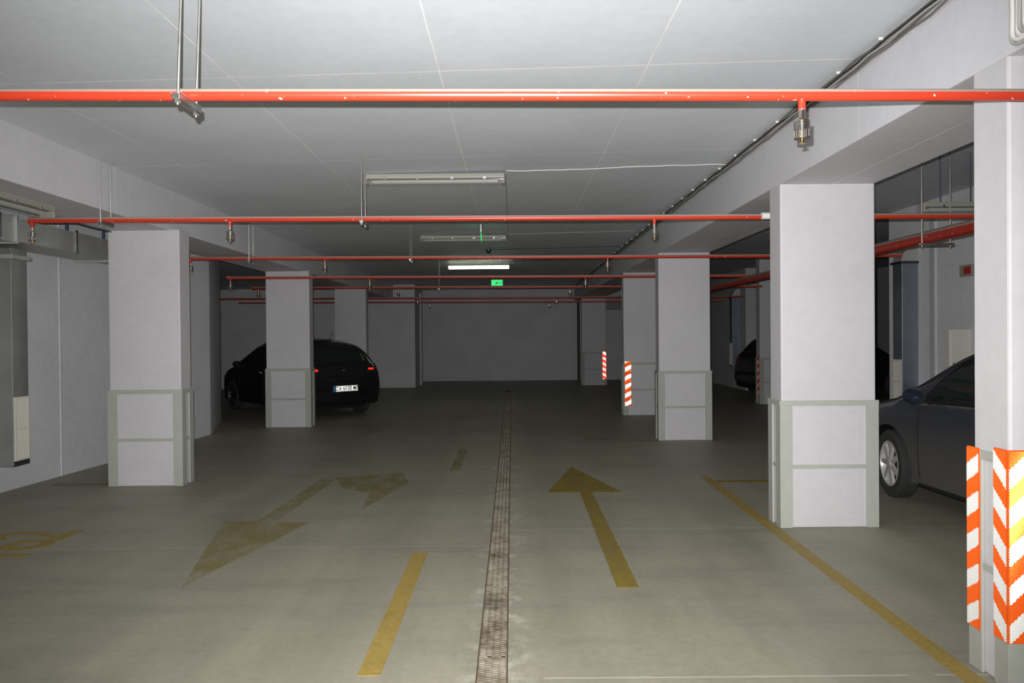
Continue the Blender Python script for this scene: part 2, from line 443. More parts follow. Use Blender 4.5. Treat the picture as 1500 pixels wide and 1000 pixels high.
marker('folded chevron reflector wrapping the front corner of the closest column',
       [((gx,3.225+.074,.21),(0,-1,0),(0,0,1),(-1,0,0),.09,.83,.92,-.466),
        ((gx,3.225-.021,.21),(1,0,0),(0,0,1),(0,-1,0),.10,.83,-.92,.033)], 'r_orange', .0045)
marker('orange and white striped reflector low on the column behind the guarded ones',
       [((2.145,14.36-.024,.18),(1,0,0),(0,0,1),(0,-1,0),.13,.85,-.5,.1)], 'r_orange', .009)
marker('small red and white striped reflector on the distant column by the end wall',
       [((2.885-.13,23.0-.024,.18),(1,0,0),(0,0,1),(0,-1,0),.13,.85,.6,.2)], 'r_red', .012)
marker('thin amber and red striped reflector on the outer side-bay column',
       [((5.379,16.36+.10,.2),(0,-1,0),(0,0,1),(-1,0,0),.10,.86,-.5,.1)], 'r_red', .009)

# ------------------------------------------------------------------ sprinkler pipes, hangers, heads
PIPES = []
def pipe(pts, r, label, mat='pipe', name='sprinkler_pipe', group='red sprinkler pipes', couplings=()):
    e = MB().sweep(pts, r, 16).build(name, M[mat], smooth=True)
    tag(e, label, 'pipe', group); PIPES.append(e)
    for i, t in enumerate(couplings):
        a, b = V(pts[0]), V(pts[-1]); c = a.lerp(b, t); d = (b-a).normalized()*.025
        MB().sweep([c-d, c+d], r*1.22, 16).build('coupling', M[mat], e, smooth=True)
    return e
P = [ # Y, xl, zl, xr, zr, r
 (3.03,-3.4,2.547,3.3,2.488,.024),
 (6.58,-4.22,2.592,5.3,2.556,.025),
 (10.2,-4.45,2.628,5.3,2.59,.024),
 (12.62,-4.78,2.555,5.3,2.51,.024),
 (15.9,-5.5,2.60,5.3,2.545,.025),
 (20.0,-8,2.585,6.2,2.53,.026),
 (22.0,-8,2.565,6.2,2.50,.026)]
PL = ['red sprinkler pipe closest to the camera, spanning the whole picture width',
 'second red sprinkler pipe, passing under the first lamp with a capped end by the duct',
 'third red sprinkler pipe, running just above the lit lamp',
 'fourth red sprinkler pipe, crossing in front of the column that hides the hatchback',
 'fifth red sprinkler pipe, the one just below the green exit sign',
 'sixth red sprinkler pipe, high before the dark end wall',
 'farthest red sprinkler pipe, lowest of the stack of pipes before the end wall']
def pz(i, x):
    y, xl, zl, xr, zr, r = P[i]; return zl + (zr-zl)*(x-xl)/(xr-xl)
for (y,xl,zl,xr,zr,r), lb in zip(P, PL):
    pipe([(xl,y,zl),(xr,y,zr)], r, lb, couplings=(.003,))
pipe([(3.86,3.6,2.425),(3.86,14,2.425),(3.86,23.9,2.42)], .06, 'thick dark red main pipe running lengthwise above the parked navy car', 'mainpipe', 'main_pipe')
# white fitting on the second pipe by the beam
w = MB().sweep([(2.185,6.555,2.572),(2.30,6.555,2.572)], .03, 12).build('pipe_fitting', M['clip'], smooth=True)
tag(w, 'small white fitting sleeved on the second pipe beside the wide column', 'pipe fitting')

def hanger(i, x, label, tilt=0., half=.085):
    y = P[i][0]; z = pz(i, x); r = P[i][5]
    e = empty('pipe_hanger', (x, y, z), label, 'pipe hanger', 'rod hangers holding the pipes')
    bz = -r-.012
    b = MB().box((-.016,-half-.02,bz-.012),(.016,half+.02,bz+.010)); b.box((-.016,-half-.02,bz+.01),(-.012,half+.02,bz+.02)); b.box((.012,-half-.02,bz+.01),(.016,half+.02,bz+.02))
    b.build('bracket', M['zinc'], e, bevel=.002)
    top = ceil_z(x) - z
    for s in (-1, 1):
        MB().sweep([(0,s*half,bz-.03),(tilt,s*half,top)], .0055, 8).build('rod', M['zinc'], e, smooth=True)
        MB().lathe([(.012,bz-.024),(.012,bz-.012)], (0,s*half,0), 'z', 6).build('nut', M['zinc'], e)
    return e
hanger(0,-1.30,'twin rod hanger on the closest red pipe, its rods leaving the top of the picture',.03)
hanger(1,-3.545,'twin rod hanger on the second pipe above the column beside the duct')
hanger(1,-1.29,'twin rod hanger on the second pipe next to the first unlit lamp')
hanger(2,-3.53,'twin rod hanger on the third pipe near the wall behind the duct column')
hanger(2,-1.36,'twin rod hanger on the third pipe left of the lit lamp')
hanger(4,-1.53,'twin rod hanger on the fifth pipe below the lit lamp')
hanger(1,4.6,'twin rod hanger on the second pipe in the bay over the navy car')
mh = empty('pipe_hanger', (3.9,6.9,2.425), 'channel bracket under the thick main pipe above the navy car', 'pipe hanger', 'rod hangers holding the pipes')
MB().box((-.16,-.018,-.085),(.16,.018,-.064)).build('bracket', M['zinc'], mh, bevel=.003)
for s in (-1,1): MB().sweep([(s*.13,0,-.10),(s*.13,0,.825)], .0055, 8).build('rod', M['zinc'], mh, smooth=True)

def sprinkler(i, x, first=[None]):
    y, r = P[i][0], P[i][5]
    if first[0] is None:
        e = MB().lathe([(.016,.0),(.0145,-.008),(.0145,-.038),(.016,-.042)], n=16).build('sprinkler_head', M['pipe'], PIPES[i], smooth=True)
        MB().lathe([(.0125,-.042),(.0125,-.072)], n=12).build('nipple', M['chrome'], e, smooth=True)
        MB().lathe([(.0135,-.072),(.0135,-.080)], n=6).build('hex_collar', M['brass'], e)
        pr = [(.014,-.080),(.024,-.084)]
        for k_ in range(6): z = -.086-k_*.0062; pr += [(.032,z),(.032,z-.0025),(.025,z-.004)]
        pr += [(.030,-.125)]
        MB().lathe(pr, n=24).build('ribbed_body', M['chrome'], e, smooth=True)
        c = MB()
        for k_ in range(14):
            t = 2*PI*k_/14; c.sweep([(.029*math.cos(t),.029*math.sin(t),-.124),(.029*math.cos(t),.029*math.sin(t),-.156)], .0028, 5)
        c.lathe([(.0275,-.126),(.0275,-.155)], n=20); c.lathe([(.031,-.152),(.031,-.157)], n=20)
        c.build('cage', M['cage'], e)
        MB().lathe([(.006,-.125),(.006,-.172),(.014,-.173),(.014,-.176)], n=14).build('deflector', M['brass'], e, smooth=True)
        first[0] = e
    else: e = dup(first[0], PIPES[i])
    e.location = (x,y,pz(i,x)-r*.8); return e
for i, xs in enumerate([(1.175,),(-4.19,-2.46,1.254),(-4.35,-2.53,1.306),(-4.72,-2.38,1.243),(-5.36,-2.40,1.237),(-2.5,1.2),(-2.4,1.1)]):
    for x in xs: sprinkler(i, x)

# ------------------------------------------------------------------ lamps
def lamp(x0, x1, y, z, label, lit=False, rods=False, along='x'):
    Lh = (x1-x0)/2; e = empty('fluorescent_lamp', ((x0+x1)/2, y, z), label, 'lamp', 'sealed fluorescent ceiling lamps', 0 if along=='x' else PI/2)
    hs = MB(); pr = [(-.055,0),(.055,0),(.064,-.03),(.064,-.045),(-.064,-.045),(-.064,-.03)]
    n = len(pr)
    hs.v = [(-Lh,a,b) for a,b in pr] + [(Lh,a,b) for a,b in pr]
    hs.f = [tuple(range(n)), tuple(reversed(range(n,2*n)))] + [(i,n+i,n+(i+1)%n,(i+1)%n) for i in range(n)]; hs.m = [0]*(n+2)
    hs.build('housing', M['lampgrey'], e, bevel=.003)
    MB().box((-Lh+.05,-.045,-.052),(Lh-.05,.045,-.0455)).build('reflector_tray', M['tray'], e)
    for s in (-1,1):
        MB().sweep([(-Lh+.06,s*.024,-.068),(Lh-.06,s*.024,-.068)], .013, 10).build('tube', M['lit' if lit else 'tube'], e, smooth=True)
    cv = MB(); q = [(-.062,-.046),(-.060,-.075),(-.044,-.098),(0,-.104),(.044,-.098),(.060,-.075),(.062,-.046)]
    cv.grid(lambda u, k_: (u*Lh, *q[k_]), [-.985,.985], range(len(q)))
    for sx in (-1,1): cv.quad([(sx*Lh*.985, *c) for c in q])
    cv.build('cover', M['litcover' if lit else 'cover'], e, smooth=True)
    for f in (-.72,-.25,.25,.72):
        for s in (-1,1): MB().box((f*Lh-.012,s*.064,-.058),(f*Lh+.012,s*.070,-.032)).build('clip', M['chrome'], e)
    for sx in (-1,1): MB().box((sx*(Lh-.012),-.064,-.100),(sx*(Lh+.006),.064,-.005)).build('end_cap', M['lampgrey'], e, bevel=.01)
    if rods:
        for f in (-.72,-.28,.72): MB().sweep([(f*Lh,0,0),(f*Lh,0,ceil_z((x0+x1)/2+f*Lh)-z)], .005, 8).build('rod', M['bluepaint'], e, smooth=True)
    return e
lamp(-1.42,-.066,7.42,ceil_z(-1.42)-.005,'unlit fluorescent lamp nearest the camera, on the ceiling over the arrow lanes')
lamp(-1.43,-.085,11.95,ceil_z(-1.42)-.005,'unlit fluorescent lamp between the second and third red pipes, behind the glowing sign')
ll = lamp(-1.385,-.045,16.55,ceil_z(-1.42)-.02,'glowing white fluorescent lamp, the only lit one', lit=True)
lamp(3.98,5.32,7.3,2.80,'unlit fluorescent lamp hung on rods above the navy car', rods=True)
lamp(-4.62,-3.28,5.74,2.682,'unlit fluorescent lamp under the beam beside the duct', along='y')
lamp(-6.6,-5.4,20.5,ceil_z(-6.6),'distant unlit lamp in the bay behind the hatchback')
tag(tag(MB().lathe([(.055,0),(.055,-.02),(.047,-.05),(.03,-.07),(.008,-.078)], (-.425,14.1,ceil_z(-.425)), n=20).build('smoke_detector', M['darkmetal'], smooth=True), 'dark dome smoke detector on the ceiling before the lit lamp', 'smoke detector'))

# exit signs
ex = empty('exit_sign', (-.285,14.8,2.588), 'small green illuminated exit sign with running figure under the ceiling', 'exit sign')
MB().box((-.115,.0,-.062),(.115,.03,.062)).build('housing', M['lampgrey'], ex, bevel=.004)
MB().box((-.108,-.004,-.055),(.108,.0,.055)).build('panel', M['green'], ex)
pg = MB(); yy = -.007
pg.box((-.030,yy,-.030),(-.012,-.004,.004)); pg.box((-.012,yy,-.012),(.018,-.004,.006)); pg.box((.010,yy,-.035),(.022,-.004,-.010)); pg.box((-.004,yy,.010),(.012,-.004,.026))
pg.box((.045,yy,-.006),(.075,-.004,.006)); pg.quad([(.075,yy,-.02),(.095,yy,0),(.075,yy,.02)])
pg.build('pictogram', M['black'], ex)
for s in (-.09,.09): MB().sweep([(s,.015,.06),(s,.015,ceil_z(-.285)-2.588)], .004, 6).build('rod', M['zinc'], ex)
gs = empty('edge_lit_sign', (-.437,11.05,3.03), 'thin green glowing sign plate seen edge-on in front of the second lamp', 'exit sign')
MB().box((-.003,-.14,-.09),(.003,.14,.02)).build('panel', M['green'], gs)
MB().box((-.012,-.15,.02),(.012,.15,ceil_z(-.437)-3.03)).build('mount', M['zinc'], gs, bevel=.003)

# ------------------------------------------------------------------ cables
def wob(p, a): return (p[0]+random.uniform(-a,a), p[1]+random.uniform(-a,a)*.3, p[2]+random.uniform(-a,a))
cb = empty('cable_bundle', (2.12,8,3.2), 'grey cable bundle clipped along the top of the beam over the wide columns', 'cables')
for k_ in range(7):
    off = [(0,-.014),(-.012,-.02),(.0,-.032),(-.014,-.036),(.001,-.05),(-.012,-.055),(0,-.072)][k_]
    pts = [wob((off[0]-.002, y-8, ceil_z(2.12)+off[1]-3.2), .007) for y in [1.6+.2*i for i in range(118)]]
    MB().sweep(pts, .0065, 6).build('cable', M[['cable_grey','cable_olive','cable_grey','cable_black','cable_olive','cable_grey','cable_olive'][k_]], cb, smooth=True)
for i in range(34):
    y = 2.6+.55*i; MB().box((-.038,y-8-.004,-.004),(.006,y-8+.004,.012)).build('clip', M['cable_white'], cb)
ub = empty('cable_loop', (2.115,3.05,2.75), 'bunch of pale cables turning down the beam above the closest column', 'cables')
for k_ in range(7):
    d = .021*k_; xo = -.004-.008*(k_%2)
    zb = -.008+d*.55; y0 = .12-d; R = .05-.004*k_
    pts = [(xo+random.uniform(-.003,.003), y0+random.uniform(-.003,.003), z) for z in (.37,.33,.28,.2,.13)]
    pts = [p for p in pts if p[2] > zb+R+.01]
    for a in range(0, 7):
        t = a/6*PI/2; pts.append((xo, y0-R*(1-math.cos(t)), zb+R-R*math.sin(t)))
    pts += [(xo, y0-R-.12, zb), (xo, -.5, zb+.004)]
    MB().sweep(pts, .0085, 8).build('cable', M['cable_white' if k_ % 3 else 'cable_grey'], ub, smooth=True)
def wire(pts, label, mat='cable_white', r=.0045, name='ceiling_wire', w=.004):
    o = MB().sweep([wob(p, w) for p in pts], r, 6).build(name, M[mat], smooth=True); return tag(o, label, 'cable', 'thin wires on the ceiling')
cz = lambda x: ceil_z(x)-.012
wire([(x, 7.38+.02*math.sin(x*3)-.0*x, cz(x)) for x in [-.04+.09*i for i in range(25)]], 'white wire from the nearest lamp across the ceiling to the beam')
wire([(-.05, y, cz(-.05)) for y in [7.5+.3*i for i in range(15)]], 'thin wire along the ceiling between the first and second lamps', 'cable_grey')
wire([(x, 12.0, cz(x)) for x in [-.04+.2*i for i in range(11)]], 'wire from the second lamp across to the beam', 'cable_grey')
wire([(x, 14.1, cz(x)) for x in [-.36+.2*i for i in range(13)]], 'wire from the smoke detector across to the beam', 'cable_black')
wire([(-4.05-.14, y, 2.668) for y in [4+.25*i for i in range(17)]], 'black cable under the beam beside the duct lamp', 'cable_black', .007)

# ------------------------------------------------------------------ ducts
def grille(parent, fn, w, h, mat='cream'):
    """fn maps (u,v,out) to local coordinates"""
    def bx(mb, u0, v0, u1, v1, o0, o1): mb.box(fn(u0,v0,o0), fn(u1,v1,o1))
    g = MB(); bx(g,0,0,w,.02,0,.014); bx(g,0,h-.02,w,h,0,.014); bx(g,0,.02,.02,h-.02,0,.014); bx(g,w-.02,.02,w,h-.02,0,.014); bx(g,.02,h*.5-.008,w-.02,h*.5+.008,0,.012)
    n = 9
    for i in range(n):
        u = .02+(w-.04)*(i+.5)/n; bx(g,u-.005,.02,u+.005,h-.02,.002,.010)
    f = g.build('grille', M[mat], parent)
    b = MB(); bx(b,.02,.02,w-.02,h-.02,0,.0015); b.build('backing', M[mat], f)
def flange(parent, a, b, t=.018, mat='galv'):
    MB().box((a[0]-t,a[1]-t,a[2]-t*.5),(b[0]+t,b[1]+t,b[2]+t*.5)).build('flange', M[mat], parent, bevel=.003)
dm = empty('air_duct', (-4.85,7,2.57), 'galvanised rectangular air duct running under the ceiling along the side wall', 'air duct')
MB().box((-.23,-4,-.115),(.25,.0,.125)).box((-.21,.0,-.105),(.25,1.75,.11)).box((-.19,1.75,-.095),(.235,3.4,.095)).build('duct_body', M['galv'], dm, bevel=.004)
for y in (-.02, 1.75): MB().box((-.25,y-.014,-.13),(.272,y+.014,.14)).build('flange', M['galv'], dm, bevel=.003)
for y in (-.24, .95, 2.4):
    MB().box((.252,y-.016,-.12),(.262,y+.016,.13)).build('strap', M['zinc'], dm)
    MB().lathe([(.009,0),(.009,.02)], (.262,y-.009,-.105), 'x', 8).build('bolt', M['chrome'], dm)
for y in (.85, 1.55, 2.35): MB().box((.20,y-.012,.09),(.225,y+.012,.5)).build('hanger', M['bluepaint'], dm)
dd = empty('duct_drop', (-4.96,7.25,.34), 'vertical galvanised duct with a cream grille on the side wall, under the long duct', 'air duct')
MB().box((-.215,-.115,0),(.21,.115,2.085)).build('duct_body', M['galv_shiny'], dd, bevel=.003)
MB().box((-.215,-.14,1.98),(.24,.14,2.02)).build('flange', M['galv'], dd, bevel=.003)
MB().lathe([(.01,0),(.01,.016)], (.24,-.12,2.0), 'x', 8).build('bolt', M['chrome'], dd)
MB().lathe([(.01,0),(.01,.016)], (.24,.12,1.99), 'x', 8).build('bolt', M['chrome'], dd)
MB().box((.21,-.112,0.0),(.216,.112,.05)).build('bottom_strip', M['grille_black'], dd)
grille(dd, lambda u,v,o: (.211+o, -.105+u, .05+v), .21, .61)
def wall_duct(x, y, zb, zt, label, s=1):
    e = empty('duct_drop', (x, y, zb), label, 'air duct')
    h = zt-zb
    MB().box((-.115,-.125,0),(.105,.125,h)).build('duct_body', M['galv_blue'], e, bevel=.003)
    el = MB(); n = 8
    prof = [(-.115,0)]+[(.105-.22*math.cos(t), .22*math.sin(t)) for t in [PI/2*i/n for i in range(n+1)]]+[(.105,0)]
    el.prism([(a,b) for a,b in prof[1:]], -.115, .115)
    el.v = [(a, c, h+.02+b) for a,b,c in el.v]
    el.build('elbow', M['galv'], e, smooth=True)
    MB().box((-.14,-.15,h-.012),(.105,.15,h+.02)).build('flange', M['darkmetal'], e, bevel=.003)
    grille(e, lambda u,v,o: (-.116-o, .105-u, .05+v), .21, .62)
    return e
wall_duct(5.47,10.43,.50,2.50,'grey vertical duct with cream grille on the wall beyond the navy car')
wall_duct(6.24,21.0,.62,2.55,'distant vertical duct with pale grille beyond the thick pipes, beside the dark car')

bd = empty('air_duct', (6.5,24.2,2.5), 'dark duct crossing high in front of the end wall in the far side bay', 'air duct')
MB().box((-3.6,-.2,-.14),(4.1,.2,.15)).build('duct_body', M['darkmetal'], bd, bevel=.004)
for x in (-2.4,-.9,.6,2.1): MB().box((x-.015,-.22,-.16),(x+.015,.22,.17)).build('flange', M['darkmetal'], bd)
for x in (-3,0,3): MB().box((x-.01,-.21,.15),(x+.01,-.19,ceil_z(6.5+x)-2.5)).build('hanger', M['zinc'], bd)
# wall fittings on the right wall
cbx = empty('wall_cabinet', (5.575,9.16,.7), 'pale utility cabinet jutting out from the wall behind the navy car', 'cabinet')
MB().box((-.27,-.05,0),(0,.06,.875)).build('body', M['cream'], cbx, bevel=.006)
MB().box((-.25,-.058,.03),(-.01,-.05,.845)).build('door', M['cream'], cbx, bevel=.003)
MB().box((-.235,-.066,.40),(-.215,-.058,.47)).build('latch', M['zinc'], cbx)
fb = empty('alarm_box', (5.575,9.14,2.29), 'small grey alarm box with a red front high on the wall above the cabinet', 'alarm')
MB().box((-.05,-.12,-.07),(0,.13,.07)).build('housing', M['lampgrey'], fb, bevel=.005)
MB().box((-.056,-.11,-.045),(-.05,.035,.045)).build('red_front', M['red_box'], fb, bevel=.003)
dp = MB().sweep([(-2.87,23.6,0),(-2.87,23.6,2.9)], .035, 12).build('wall_upright', M['wall'], smooth=True); tag(dp, 'thin pale vertical pipe against the dark end of the far wall block', 'pipe')
dp = MB().sweep([(2.28,25.72,0),(2.28,25.72,3.15)], .045, 12).build('wall_upright', M['black'], smooth=True); tag(dp, 'dark vertical line on the end wall beside the distant column', 'pipe')  # round bar added for a dark line taken for an expansion joint

# ------------------------------------------------------------------ floor drain
dr = empty('floor_drain', (-.105,0,0), 'rusty slotted drain channel running down the middle of the floor', 'floor drain')
hw = .066
f_ = MB()
for s in (-1,1): f_.box((s*hw,1.5,-.01),(s*(hw+.007),21,.004))
f_.build('edge_frame', M['rustframe'], dr)
MB().box((-hw,1.5,-.01),(hw,21,.0008)).build('channel_bottom', M['grille_black'], dr)
def grate(n, L_=1.0):
    b = MB(); z0, z1 = .001, .0035; cols = 4; cw = 2*hw/cols
    for c in range(cols+1): x = -hw+c*cw; b.box((max(-hw,x-.006),0,z0),(min(hw,x+.006),L_-.006,z1))
    for c in range(cols):
        x = -hw+c*cw; off = (c % 2)*L_/n/2
        for i in range(n):
            y = (i+.25)*L_/n+off
            b.box((x+.006,y,z0),(x+cw-.006,min(y+L_/n*.74,L_-.006),z1))
    return b
g0 = grate(42).build('grate', M['rust'], dr); g0.location = (0,1.6,0)
for i in range(1,19):
    c = g0.copy(); COL.objects.link(c); c.parent = dr; c.location = (0,1.6+i,0)

# ------------------------------------------------------------------ floor paint
def flat(name, pts, label, cat, mat, group='yellow floor markings', z=.0025):
    o = MB().prism(pts, .0005, z).build(name, M[mat]); return tag(o, label, cat, group, 'thing')
def area(pts): return sum(pts[i][0]*pts[(i+1)%len(pts)][1]-pts[(i+1)%len(pts)][0]*pts[i][1] for i in range(len(pts)))
def ccw(pts): return pts if area(pts) > 0 else pts[::-1]
flat('floor_arrow', ccw([(.63,4.58),(.765,4.58),(.775,7.37),(1.07,7.37),(.68,8.8),(.33,7.37),(.655,7.37)]), 'yellow straight arrow pointing away, right of the drain channel', 'floor marking', 'yellow_worn')
flat('floor_arrow', ccw([(-2.07,4.66),(-1.70,6.28),(-1.99,6.30),(-1.93,8.15),(-2.10,8.15),(-2.16,6.32),(-2.45,6.34)]), 'worn yellow arrow pointing towards the camera, left of the drain', 'floor marking', 'yellow_faint')
flat('floor_arrow', ccw([(-1.96,8.24),(-1.26,8.53),(-1.11,7.95),(-1.36,6.70),(-1.42,7.42),(-1.75,7.68)]), 'faded yellow arrowhead fragment beyond the worn oncoming arrow', 'floor marking', 'yellow_faint', z=.003)
flat('bay_line', ccw([(1.98,2.4),(2.075,2.4),(2.125,8.17),(2.03,8.17)]), 'long yellow line running past the closest columns', 'floor marking', 'yellow')
flat('bay_line', ccw([(2.13,7.80),(3.4,7.80),(3.4,7.91),(2.13,7.91)]), 'short yellow cross line behind the wide column', 'floor marking', 'yellow_worn')
flat('lane_dash', ccw([(-.722,3.42),(-.615,3.42),(-.615,5.36),(-.722,5.36)]), 'bright yellow lane dash at the bottom of the picture', 'floor marking', 'yellow')
flat('lane_dash', ccw([(-.73,8.6),(-.62,8.6),(-.62,10.4),(-.73,10.4)]), 'faint yellow lane dash further along the drain', 'floor marking', 'yellow_faint')
flat('bay_line', ccw([(1.05,11.12),(2.1,10.80),(2.1,10.92),(1.1,11.25)]), 'faint yellow slanted line at the foot of the column behind the bay line', 'floor marking', 'yellow_faint')
flat('bay_line', ccw([(-4.9,7.94),(-4.26,7.94),(-4.26,8.05),(-4.9,8.05)]), 'faint yellow bay line between the duct column and the side wall', 'floor marking', 'yellow_faint')
fc = bpy.data.curves.new('bay_number', 'FONT'); fc.body = '162'; fc.size = .84; fc.extrude = .001; fc.offset = .012; fc.space_character = .82
ft = text_mesh('bay_number', fc, M['yellow']); ft.rotation_euler = (0,0,PI/2); ft.location = (-3.50,5.21,.0018); ft.scale = (.80,1,1)
tag(ft, 'yellow painted bay number on the floor in front of the duct column', 'floor marking', 'yellow floor markings', 'thing')

# ------------------------------------------------------------------ cars
def cat(vals, t):
    """Catmull-Rom through [(x, v...)] at x = t"""
    n = len(vals)
    i = 0
    while i < n-2 and t > vals[i+1][0]: i += 1
    p1, p2 = vals[i], vals[i+1]; p0 = vals[max(i-1,0)]; p3 = vals[min(i+2,n-1)]
    h = p2[0]-p1[0]; u = min(max((t-p1[0])/h, 0), 1); out = []
    for k_ in range(1, len(p1)):
        m1 = (p2[k_]-p0[k_])/(p2[0]-p0[0])*h; m2 = (p3[k_]-p1[k_])/(p3[0]-p1[0])*h
        u2, u3 = u*u, u*u*u
        out.append((2*u3-3*u2+1)*p1[k_]+(u3-2*u2+u)*m1+(-2*u3+3*u2)*p2[k_]+(u3-u2)*m2)
    return out
HATCH = [ # s, ztop, zbelt, wshoulder, wroof, zlow, front lean
 (0.00,.56,.52,.56,.40,.30),(0.05,.68,.62,.68,.52,.22),(0.18,.79,.71,.77,.62,.19),(0.45,.88,.79,.835,.69,.18),(0.80,.95,.85,.855,.72,.18),
 (1.00,1.02,.89,.865,.735,.18),(1.11,1.09,.90,.868,.72,.18),(1.52,1.34,.915,.872,.64,.18),(1.88,1.475,.925,.875,.585,.18),(2.30,1.52,.94,.877,.575,.18),
 (2.80,1.525,.955,.877,.57,.18),(3.30,1.49,.975,.872,.56,.18),(3.68,1.42,.99,.86,.55,.19),(3.86,1.31,1.0,.845,.565,.20),(4.03,1.07,.97,.81,.60,.22),(4.12,.95,.88,.78,.60,.24),(4.17,.78,.74,.76,.58,.26),(4.19,.60,.57,.72,.55,.29),(4.20,.45,.43,.66,.50,.32)]
def surf(tab, s, t, side=1):
    zt, zb, w, wr, zl = cat(tab, s)
    if zt < zb+.03: zt = zb+.03
    mid = zl+(zb-zl)*.5
    rows = [(0,0,zl),(1,w-.10,zl),(2,w-.02,zl+.10),(3,w,mid),(4,w-.005,zb-.10*(zb-zl)/.7),(5,w-.035,zb),
            (6,w-.035+(wr-w+.035)*.5+.03, zb+(zt-zb)*.52),(7,wr,zb+(zt-zb)*.88),(8,wr*.55,zb+(zt-zb)*.985),(9,0,zt)]
    y, z = cat(rows, t)
    return V((-s, side*y, z))
def pane(tab, s0, s1, t0, t1, side=1, off=.006, ns=14, nt=7, both=False):
    """patch of the car surface, pushed out a few millimetres; t0/t1 may be functions of the 0..1 fraction along s"""
    m = MB()
    def fn(u, w):
        s = s0+(s1-s0)*u
        a = t0(u) if callable(t0) else t0; b = t1(u) if callable(t1) else t1
        t = a+(b-a)*w; sd = side
        if both and t > 9: t = 18-t; sd = -side
        e = .004
        p = surf(tab, s, t, sd)
        ds = surf(tab, s+e, t, sd)-surf(tab, s-e, t, sd); dt = surf(tab, s, min(t+e,9), sd)-surf(tab, s, t-e, sd)
        n = ds.cross(dt)
        if n.length > 1e-12:
            n.normalize()
            c = V((-2.2, 0, .7))
            if n.dot(p-c) < 0: n = -n
        return p+n*off
    m.grid(fn, [i/ns for i in range(ns+1)], [j/nt for j in range(nt+1)])
    return m
def solid(o, th=.004):
    md = o.modifiers.new('solid', 'SOLIDIFY'); md.thickness = th; md.offset = 0; return o

